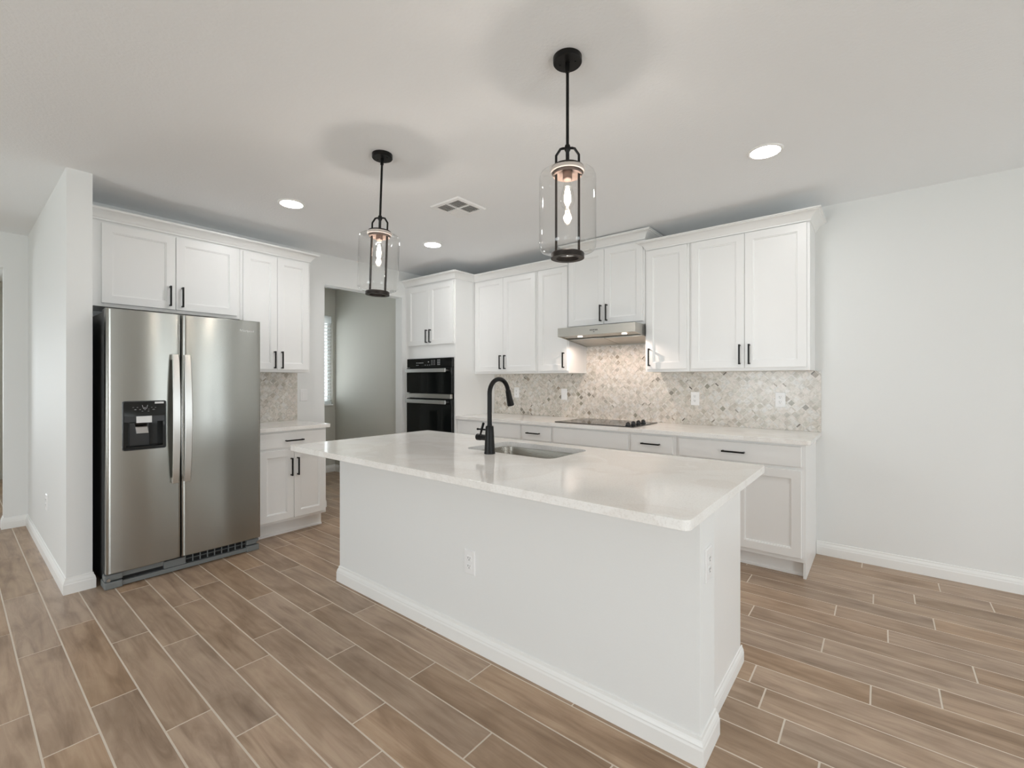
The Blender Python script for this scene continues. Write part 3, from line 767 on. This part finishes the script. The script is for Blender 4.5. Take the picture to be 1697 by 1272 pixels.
    o.location = (0.795, f-0.0006+0.0025, 1.664); o.rotation_euler = (PI/2, 0, 0)
    # toe grille and hinge feet
    g = MB()
    g.box(0.085, W-0.085, -0.012, 0.02, 0.006, 0.034)
    g.box(0.085, 0.30, -0.002, 0.02, 0.058, 0.088); g.box(0.30, 0.42, -0.006, 0.02, 0.036, 0.082)
    for k in range(9): g.box(0.42 + k*0.045, 0.425 + k*0.045, -0.002, 0.012, 0.036, 0.09)
    g.box(0.42, W-0.085, -0.001, 0.012, 0.062, 0.066)
    gg = g.build('toe_grille', M_greyplastic, t, bevel=0.001)
    box('louvre_shadow_panel', M_dark, 0.085, W-0.085, 0.015, 0.024, 0.034, 0.095, gg)
    for x0_, x1_ in ((-0.004, 0.085), (W-0.085, W+0.002)):
        b = MB(); b.box(x0_, x1_, -0.020, 0.10, 0.0, 0.044).box(x0_, x1_, -0.014, 0.05, 0.05, 0.088)
        b.build('leveling_foot', M_greyplastic, t, bevel=0.006)
        xx = x0_ + 0.018 if x0_ < 0.1 else x1_ - 0.014
        bo = MB(); bo.tube([(xx, -0.026, 0.060), (xx, 0.0, 0.060)], 0.010, 12)
        bo.build('hinge_bolt', M_chrome, t)
    for x in (0.03, W-0.03): box('top_hinge', M_fridgeside, x-0.025, x+0.025, 0.03, 0.10, 1.735, 1.752, t, bevel=0.004)
fridge()

# ------------------------------------------------------------------ range hood
def hood():
    x0, x1 = -2.342, -1.5795
    t = thing('range_hood', 'stainless under-cabinet range hood with two lit lamps over the cooktop', 'range hood', ((x0+x1)/2, 3.57, 1.64))
    w = (x1-x0)/2; zf0, zf1, zb = 1.706-1.64, 1.785-1.64, 0.0
    yb = YB - 3.57 - 0.009; rim = 0.012
    b = MB()
    # shell: front band + sloping flanks, open below
    sec = lambda x: [(x, 0, zf0), (x, 0, zf1), (x, yb, zf1), (x, yb, zb)]
    b.loops([sec(-w), sec(-w+rim)]); b.loops([sec(w-rim), sec(w)])
    b.box(-w+rim, w-rim, 0, rim, zf0, zf1).box(-w+rim, w-rim, rim, yb, zf1-0.003, zf1).box(-w+rim, w-rim, yb-rim, yb, zb, zf1-0.003)
    # front underside ledge with lamps
    s = (zb - zf0)/yb
    led = 0.19
    b.loops([[(-w+rim, rim, zf0+s*rim+0.004), (w-rim, rim, zf0+s*rim+0.004), (w-rim, led, zf0+s*led+0.016), (-w+rim, led, zf0+s*led+0.016)],
             [(-w+rim, rim, zf0+s*rim+0.008), (w-rim, rim, zf0+s*rim+0.008), (w-rim, led, zf0+s*led+0.02), (-w+rim, led, zf0+s*led+0.02)]])
    b.build('shell', M_hood, t, bevel=0.0015)
    for sx in (-1, 1):
        a0, a1 = (-w+rim+0.002, -0.003) if sx < 0 else (0.003, w-rim-0.002)
        f = MB(); ya, yc = led+0.004, yb-rim-0.004
        f.loops([[(a0, ya, zf0+s*ya+0.004), (a1, ya, zf0+s*ya+0.004), (a1, yc, zf0+s*yc+0.004), (a0, yc, zf0+s*yc+0.004)],
                 [(a0, ya, zf0+s*ya+0.012), (a1, ya, zf0+s*ya+0.012), (a1, yc, zf0+s*yc+0.012), (a0, yc, zf0+s*yc+0.012)]])
        f.build('grease_filter', M_hood, t)
        lx = -0.185 if sx < 0 else 0.250
        l = MB(); zc = zf0 + s*0.075 - 0.001; l.lathe([(0.0, 0.003), (0.020, 0.003), (0.024, 0.006), (0.0, 0.006)], (lx, 0.075, zc), 24)
        lamp = l.build('lamp', M_hoodlamp, t)
        L = bpy.data.lights.new('hood_lamp_light', 'SPOT'); L.energy = 4.5; L.color = (1.0, 0.80, 0.68); L.spot_size = math.radians(150); L.spot_blend = 0.5; L.shadow_soft_size = 0.003
        lo = bpy.data.objects.new('hood_lamp_light', L); COL.objects.link(lo); lo.parent = t; lo.location = (lx, 0.085, zc - 0.012); lo.rotation_euler = (math.radians(14), 0, 0)
    b = MB()
    for k in range(5): b.box(0.02 + (k-2)*0.016 - 0.028, 0.026 + (k-2)*0.016 - 0.028, -0.0025, 0.0005, 0.100, 0.112)
    b.box(-0.01, 0.004, -0.0015, 0.0005, 0.088, 0.092)
    b.build('buttons', M_black, t)
hood()

# cooktop
def cooktop():
    x0, x1, y0, y1 = -2.352, -1.578, 3.535, 4.050; zt = 0.9145
    t = thing('cooktop', 'black glass electric cooktop with four knobs on the back countertop', 'cooktop', ((x0+x1)/2, (y0+y1)/2, zt))
    w, h = (x1-x0)/2, (y1-y0)/2
    g = box('glass_top', M_blkgloss, -w, w, -h, h, 0.0, 0.007, t, bevel=0.002)
    mr = mat('burner_ring_print', (0.08, 0.08, 0.08, 1), 0.3)
    for cx, cy, r in ((-0.22, -0.12, 0.10), (-0.22, 0.13, 0.075), (0.08, -0.12, 0.075), (0.08, 0.13, 0.095)):
        b = MB(); b.lathe([(r-0.002, 0.0071), (r, 0.0071), (r, 0.0076), (r-0.002, 0.0076)], (cx, cy, 0), 40, closed=True)
        b.build('burner_ring', mr, g)
    for y in (3.575, 3.680, 3.785, 3.890):
        k = MB(); X, Y = -1.645 - (x0+x1)/2, y - (y0+y1)/2
        k.lathe([(0.0, 0.0072), (0.023, 0.0072), (0.023, 0.012), (0.019, 0.014), (0.018, 0.030), (0.016, 0.033), (0.0, 0.033)], (X, Y, 0), 20)
        k.box(X-0.003, X+0.003, Y-0.018, Y+0.018, 0.030, 0.040)
        k.build('knob', M_blkplastic, t, smooth=True)
cooktop()

# ------------------------------------------------------------------ wall plates
def plate(loc, rz, label, kind='duplex', group='white wall outlets'):
    nm = {'duplex': 'wall_outlet', 'switch': 'light_switch', 'blank': 'light_switch'}[kind]
    t = thing(nm, label, 'outlet' if kind == 'duplex' else 'light switch', loc, rz)
    b = MB(); w, h = 0.036, 0.059
    def R(i, y): return [(-w+i, y, -h+i), (w-i, y, -h+i), (w-i, y, h-i), (-w+i, y, h-i)]
    b.loops([R(0, 0.0), R(0, -0.002), R(0.004, -0.0055)], True, True, True)
    p = b.build('cover_plate', M_white, t)
    if kind == 'duplex':
        for zc in (-0.0195, 0.0195):
            r = MB(); r.box(-0.0165, 0.0165, -0.0075, -0.005, zc-0.0135, zc+0.0135); rr = r.build('socket', M_white, t, bevel=0.003)
            s = MB(); s.box(-0.0075, -0.0050, -0.0079, -0.0074, zc-0.001, zc+0.0075).box(0.0050, 0.0070, -0.0079, -0.0074, zc+0.000, zc+0.0070)
            s.tube([(0, -0.0079, zc-0.0065), (0, -0.0074, zc-0.0065)], 0.0026, 10)
            s.build('slot', M_slot, rr)
    else:
        r = MB(); r.box(-0.0165, 0.0165, -0.0085, -0.005, -0.033, 0.033); r.build('rocker', M_white, t, bevel=0.002)
    return t
yw = YB - 0.0078
plate((-3.255, yw, 1.163), 0, 'white wall outlet on the mosaic backsplash nearest the oven, seen beside the faucet')
plate((-2.613, yw, 1.155), 0, 'white rocker light switch on the mosaic backsplash left of the cooktop', 'switch')
plate((-1.265, yw, 1.143), 0, 'white wall outlet on the mosaic backsplash just right of the cooktop')
plate((-0.616, yw, 1.150), 0, 'white wall outlet near the right end of the mosaic backsplash')
plate((XF + 0.0003, 2.215, 1.155), RZ, 'white rocker light switch on the wall between short countertop and doorway', 'switch')
plate((-1.559, 1.6018, 0.416), 0, 'white wall outlet low on the long face of the island')
plate((-0.4757, 1.688, 0.655), RZ, 'white wall outlet on the narrow right end of the island')
plate((-4.707, 0.4518, 0.417), 0, 'white wall outlet low on the side of the wing wall')

# ------------------------------------------------------------------ island
def island():
    t = thing('kitchen_island', 'white kitchen island base with baseboards standing on the plank floor', 'kitchen island', (-1.6, 1.95, 0))
    O = Vector((-1.6, 1.95))
    X0, X1, Y0, YK, XP, YF = -2.737, -0.476, 1.602, 1.772, -0.505, 2.300
    def bx(name, m, x0, x1, y0, y1, z0, z1, bev=0.0015): return box(name, m, x0-O.x, x1-O.x, y0-O.y, y1-O.y, z0, z1, t, bevel=bev)
    bx('knee_wall', M_wall, X0, X1, Y0, YK, 0, 0.8835)
    b = MB()
    def B(x0, x1, y0, y1, z0, z1): b.box(x0-O.x, x1-O.x, y0-O.y, y1-O.y, z0, z1)
    # cabinet box around the sink well
    B(X0, X0+0.02, YK, YF, 0.10, 0.8835); B(XP-0.02, XP, YK, YF, 0.0, 0.8835); B(X0+0.02, XP-0.02, YF-0.02, YF, 0.10, 0.8835); B(X0+0.02, XP-0.02, YK, YF-0.02, 0.10, 0.12)
    B(X0+0.02, XP-0.02, YF-0.095, YF-0.08, 0.0, 0.10)
    b.build('carcass', M_cab, t, bevel=0.001)
    # fronts on the kitchen side (face +y)
    xs = [X0, -2.28, -1.92, -1.20, -0.86, XP]
    for i in range(5):
        a, c = xs[i]+0.012, xs[i+1]-0.012
        for nm, z0, z1 in (('drawer', 0.735, 0.866), ('door', 0.14, 0.712)):
            d = MB(); d.T = Matrix.Translation((-O.x, YF - O.y, 0)) @ Matrix.Rotation(PI, 4, 'Z')
            shaker(d, -c, -a, z0, z1, -0.019, flat=(nm == 'drawer'))
            o = d.build(nm, M_cab, t)
            h = MB(); h.T = d.T
            cx = -(a+c)/2
            if nm == 'drawer': h.box(cx-0.075, cx+0.075, -0.053, -0.043, 0.795, 0.806).box(cx-0.07, cx-0.06, -0.044, -0.0193, 0.796, 0.805).box(cx+0.06, cx+0.07, -0.044, -0.0193, 0.796, 0.805)
            else: h.box(-c+0.025, -c+0.036, -0.053, -0.043, 0.55, 0.70).box(-c+0.026, -c+0.035, -0.044, -0.0193, 0.555, 0.565).box(-c+0.026, -c+0.035, -0.044, -0.0193, 0.685, 0.695)
            h.build('handle', M_black, o)
    loc = lambda pts: [(x-O.x, y-O.y) for x, y in pts]
    baseboard('baseboard', loc([(X0, YF), (X0, Y0), (X1, Y0), (X1, YK), (XP, YK)]), t)
    baseboard('baseboard', loc([(XP, YK+0.0155), (XP, YF+0.02)]), t, k=0.76, kt=0.75)
island()
SX0, SX1, SY0, SY1 = -1.860, -1.262, 1.860, 2.245
slab('countertop', -2.752, -0.411, 1.282, 2.352, 0.884, 0.914, 'large white quartz countertop on the island with the sink cut into it',
     {(1, 1), (1, -1), (-1, 1), (-1, -1)}, r=0.025, hole=(SX0, SX1, SY0, SY1), holer=0.055)
def sink():
    cx, cy = (SX0+SX1)/2, (SY0+SY1)/2
    t = thing('sink', 'stainless undermount sink set into the island countertop', 'sink', (cx, cy, 0.884))
    def ring(o, z, rad):
        pts = []; w, h = (SX1-SX0)/2+o, (SY1-SY0)/2+o
        for sx, sy, a0 in ((1, -1, -90), (1, 1, 0), (-1, 1, 90), (-1, -1, 180)):
            for k in range(7):
                a = math.radians(a0+15*k); pts.append((sx*(w-rad)+rad*math.cos(a), sy*(h-rad)+rad*math.sin(a), z))
        return pts
    b = MB()
    b.loops([ring(0.026, -0.0005, 0.07), ring(0.004, -0.0005, 0.06), ring(0.003, -0.004, 0.06), ring(-0.002, -0.17, 0.06), ring(-0.012, -0.192, 0.055), ring(-0.03, -0.20, 0.04)], True, False, True)
    o = b.build('basin', M_sink, t, smooth=True, ang=60)
    s = o.modifiers.new('thick', 'SOLIDIFY'); s.thickness = 0.0015; s.offset = 0 
    d = MB(); d.lathe([(0, -0.1985), (0.030, -0.1985), (0.042, -0.1970), (0.044, -0.1990)], (0, 0.05, 0), 28); d.build('drain', M_chrome, t, smooth=True)
sink()

# faucet
def faucet():
    t = thing('faucet', 'matte black gooseneck pull-down faucet beside the island sink', 'faucet', (-1.614, 1.806, 0.9145))
    b = MB(); b.lathe([(0, 0), (0.0295, 0.0), (0.0295, 0.004), (0.028, 0.012), (0.0235, 0.100), (0.0215, 0.140), (0.0195, 0.146), (0.0135, 0.147), (0.013, 0.152), (0, 0.152)], n=32)
    b.build('body', M_black, t, smooth=True)
    R = 0.077; zc = 0.317; pts = [(0, 0, 0.145), (0, 0, 0.20), (0, 0, 0.26)]
    for k in range(0, 21):
        a = PI - k*(PI*0.93)/20
        pts.append((0, R + R*math.cos(a), zc + R*math.sin(a)))
    b = MB(); b.tube(pts, 0.0122, 20); b.build('spout', M_black, t, smooth=True)
    e = Vector(pts[-1]); dr = (Vector(pts[-1]) - Vector(pts[-2])).normalized()
    q = [e + dr*s for s in (-0.002, 0.002, 0.004, 0.010, 0.030, 0.085, 0.090, 0.091)]
    b = MB(); b.tube(q, [0.0125, 0.0135, 0.0150, 0.0152, 0.0160, 0.0195, 0.0190, 0.012], 24); b.build('spray_head', M_black, t, smooth=True)
    # side valve and lever, pointing left
    b = MB(); b.tube([(-0.018, 0, 0.082), (-0.060, 0, 0.082), (-0.061, 0, 0.082)], [0.016, 0.016, 0.014], 20)
    b.tube([(-0.062, 0, 0.082), (-0.064, 0, 0.082), (-0.088, 0, 0.082), (-0.091, 0, 0.082)], [0.014, 0.018, 0.018, 0.015], 20)
    v = b.build('valve', M_black, t, smooth=True)
    b = MB(); b.tube([(-0.066, 0.0, 0.096), (-0.058, 0.0, 0.120), (-0.044, 0.0, 0.158), (-0.043, 0, 0.161)], [0.0045, 0.0062, 0.0068, 0.004], 14)
    b.build('lever', M_black, t, smooth=True)
    b = MB(); b.tube([(-0.086, 0, 0.124), (-0.030, 0, 0.124), (-0.018, 0, 0.124)], [0.0042, 0.0042, 0.0042], 12); b.tube([(-0.089, 0, 0.124), (-0.083, 0, 0.124)], 0.006, 12)
    b.build('cross_pin', M_black, t, smooth=True)
faucet()

# ------------------------------------------------------------------ pendants
def pendant(loc, label, tilt=(0, 0), yaw=math.radians(33)):
    t = thing('pendant_light', label, 'pendant light', (loc[0], loc[1], CZ), 0, None)
    c = MB(); c.lathe([(0, 0), (0.0575, 0), (0.0575, -0.020), (0.055, -0.023), (0, -0.023)], n=36)
    for s in (-1, 1): c.lathe([(0, -0.022), (0.0035, -0.022), (0.0035, -0.026), (0, -0.026)], (0.030*s, 0.010*s, 0), 8)
    can = c.build('canopy', M_black, t, smooth=True)
    T = Matrix.Rotation(tilt[0], 4, 'X') @ Matrix.Rotation(tilt[1], 4, 'Y') @ Matrix.Rotation(yaw, 4, 'Z')
    def mb():
        b = MB(); b.T = T; return b
    b = mb(); b.lathe([(0, -0.018), (0.009, -0.020), (0.0095, -0.058), (0.0062, -0.060), (0.0062, -0.350), (0.010, -0.352), (0.012, -0.360), (0.012, -0.372), (0.0075, -0.380), (0.0075, -0.440), (0, -0.440)], n=18)
    b.build('rod', M_black, t, smooth=True)
    zc = -0.445
    b = mb()
    for s in (-1, 1):
        b.tube([(0.008*s, 0, -0.364), (0.018*s, 0, -0.364), (0.028*s, 0, -0.366), (0.0455*s, 0, -0.392), (0.0455*s, 0, -0.440)], 0.0052, 8)
    b.build('yoke', M_black, t)
    b = mb(); b.lathe([(0, zc+0.006), (0.062, zc+0.006), (0.064, zc+0.004), (0.064, zc-0.001), (0.060, zc-0.002), (0, zc-0.002)], n=40); b.build('cap', M_bronze, t, smooth=True)
    b = mb(); b.lathe([(0.0, zc-0.002), (0.058, zc-0.002), (0.058, zc-0.030), (0.054, zc-0.028), (0.020, zc-0.010), (0.0, zc-0.010)], n=40); b.build('inner_cup', M_copper, t, smooth=True)
    b = mb()
    for s in (-1, 1):
        b.box(0.0455*s-0.0048, 0.0455*s+0.0048, -0.0048, 0.0048, -0.792, zc-0.020)
    b.build('frame_rods', M_bronze, t)
    b = mb(); b.lathe([(0.046, -0.808), (0.067, -0.808), (0.067, -0.790), (0.064, -0.786), (0.050, -0.786), (0.046, -0.790)], n=44, closed=True)
    for s in (-1, 1): b.lathe([(0, -0.785), (0.005, -0.785), (0.005, -0.797), (0, -0.797)], (0.044*s, 0, 0), 8)
    b.build('bottom_ring', M_bronze, t, smooth=True)
    # glass jar, a real wall with rolled shoulders
    prof = [(0.0680, zc-0.004), (0.0685, zc-0.012), (0.073, zc-0.016), (0.098, zc-0.018), (0.108, zc-0.024), (0.1125, zc-0.036), (0.1135, zc-0.06), (0.1135, -0.745), (0.1125, -0.764), (0.106, -0.776), (0.094, -0.781), (0.069, -0.783), (0.067, -0.786)]
    b = mb(); b.lathe(prof, n=64); b.build('glass_shade', M_glass, t, smooth=True, ang=180)
    b = mb(); b.lathe([(0.0600, zc-0.0025), (0.0660, zc-0.0025), (0.0675, zc-0.006), (0.0675, zc-0.017), (0.0640, zc-0.020), (0.0600, zc-0.018)], n=44, closed=True); b.build('collar', M_collar, t, smooth=True)
    # socket and bulb
    b = mb(); b.lathe([(0, zc-0.010), (0.019, zc-0.010), (0.019, zc-0.045), (0.016, zc-0.048), (0, zc-0.048)], n=20); b.build('socket', M_copper, t, smooth=True)
    z0 = zc-0.046
    b = mb(); b.lathe([(0.0, z0), (0.013, z0), (0.014, z0-0.012), (0.018, z0-0.030), (0.026, z0-0.058), (0.0295, z0-0.076), (0.028, z0-0.092), (0.020, z0-0.108), (0.010, z0-0.116), (0.0, z0-0.118)], n=28)
    bulb = b.build('bulb', M_glass, t, smooth=True)
    b = mb()
    for k in range(6):
        a = k*PI/3; f = lambda r, z: (r*math.cos(a), r*math.sin(a), z0-z)
        b.tube([f(0.003, 0.026), f(0.008, 0.045), f(0.012, 0.070), f(0.011, 0.088), f(0.005, 0.098)], 0.0019, 6)
    b.build('filament', M_filament, bulb)
    L = bpy.data.lights.new('bulb_light', 'POINT'); L.energy = 3.8; L.color = (1.0, 0.90, 0.82); L.shadow_soft_size = 0.016
    lo = bpy.data.objects.new('bulb_light', L); COL.objects.link(lo); lo.parent = t; lo.location = T @ Vector((0, 0, z0-0.074))
    return t
M_copper = mat('warm_inner_metal', srgb(126, 110, 102), 0.4, 0.6)
M_collar = mat('pale_collar', srgb(226, 214, 206), 0.3)  # pale pinkish colour for the ring at the glass neck
pendant((-0.982, 1.569), 'clear glass cylinder pendant light on a black rod, the nearer of two over the island')
pendant((-2.232, 1.572), 'clear glass cylinder pendant light hanging slightly tilted over the far left of the island', tilt=(-0.020, 0.030))

# ------------------------------------------------------------------ ceiling lights and vent
def can(x, y, label, group=None):
    t = thing('recessed_light', label, 'ceiling light', (x, y, CZ))
    b = MB(); b.lathe([(0.0755, -0.001), (0.0755, -0.006), (0.080, -0.0075), (0.088, -0.006), (0.093, -0.0005), (0.093, 0.0)], n=48); b.build('trim_ring', M_trim, t, smooth=True)
    b = MB(); b.lathe([(0, -0.0045), (0.0755, -0.0045), (0.0755, -0.001), (0, -0.001)], n=40); b.build('diffuser', M_can, t)
can(-3.370, 1.588, 'round recessed ceiling light nearest the refrigerator cabinets, lit')
can(-3.334, 2.914, 'round recessed ceiling light farthest back toward the oven tower, lit')
can(-0.511, 2.914, 'round recessed ceiling light at the right above the back counter, lit')
def vent():
    t = thing('ceiling_vent', 'square white four-way air vent in the ceiling between the pendants', 'air vent', (-2.468, 2.410, CZ))
    s = 0.148
    b = MB()
    def ring(a, z): return [(-a, -a, z), (a, -a, z), (a, a, z), (-a, a, z)]
    b.loops([ring(s, 0), ring(s, -0.003), ring(s-0.006, -0.010), ring(s-0.03, -0.012), ring(s-0.034, -0.006), ring(s-0.034, 0.0)], True, False, False)
    b.build('frame', M_white, t)
    box('duct_shade_panel', mat('duct_shade_grey', srgb(140,138,134), 0.7), -s+0.034, s-0.034, -s+0.034, s-0.034, -0.0035, -0.0005, t)  # grey sheet stands in for the shade behind the louvres
    i = s - 0.034
    def quad(x0, x1, y0, y1, along, lean):
        n = 6; b = MB()
        for k in range(n):
            if along == 'x':
                c = y0 + (k+0.5)*(y1-y0)/n
                b.loops([[(x0, c-0.006, -0.004), (x1, c-0.006, -0.004), (x1, c-0.006+0.0015, -0.004), (x0, c-0.006+0.0015, -0.004)], [(x0, c+lean*0.009-0.006, -0.013), (x1, c+lean*0.009-0.006, -0.013), (x1, c+lean*0.009-0.0045, -0.013), (x0, c+lean*0.009-0.0045, -0.013)]])
            else:
                c = x0 + (k+0.5)*(x1-x0)/n
                b.loops([[(c-0.006, y0, -0.004), (c-0.0045, y0, -0.004), (c-0.0045, y1, -0.004), (c-0.006, y1, -0.004)], [(c+lean*0.009-0.006, y0, -0.013), (c+lean*0.009-0.0045, y0, -0.013), (c+lean*0.009-0.0045, y1, -0.013), (c+lean*0.009-0.006, y1, -0.013)]])
        b.build('louvre_bank', M_white, t)
    g = 0.005
    quad(-i, -g, -i, -g, 'y', 1); quad(g, i, -i, -g, 'x', -1); quad(-i, -g, g, i, 'x', 1); quad(g, i, g, i, 'y', 1)
    b = MB(); b.box(-i, i, -g, g, -0.013, -0.003).box(-g, g, -i, -g, -0.013, -0.003).box(-g, g, g, i, -0.013, -0.003); b.build('cross_bar', M_white, t)
vent()

# blinds on the window seen through the opening
def blinds():
    t = thing('window_blind', 'white horizontal slat blind on the window beyond the doorway', 'blind', (-6.135, 2.88, 2.215))
    box('headrail', M_blind, -0.02, 0.02, -0.57, 0.57, -0.10, 0.0, t)
    b = MB()
    for k in range(23):
        z = -0.125 - k*0.0485
        b.loops([[(-0.022, -0.568, z-0.009), (0.022, -0.568, z+0.009), (0.022, -0.568, z+0.0105), (-0.022, -0.568, z-0.0075)], [(-0.022, 0.568, z-0.009), (0.022, 0.568, z+0.009), (0.022, 0.568, z+0.0105), (-0.022, 0.568, z-0.0075)]])
    b.build('slats', M_blind, t)
    box('bottom_rail', M_blind, -0.022, 0.022, -0.570, 0.570, -1.25, -1.215, t)
blinds()
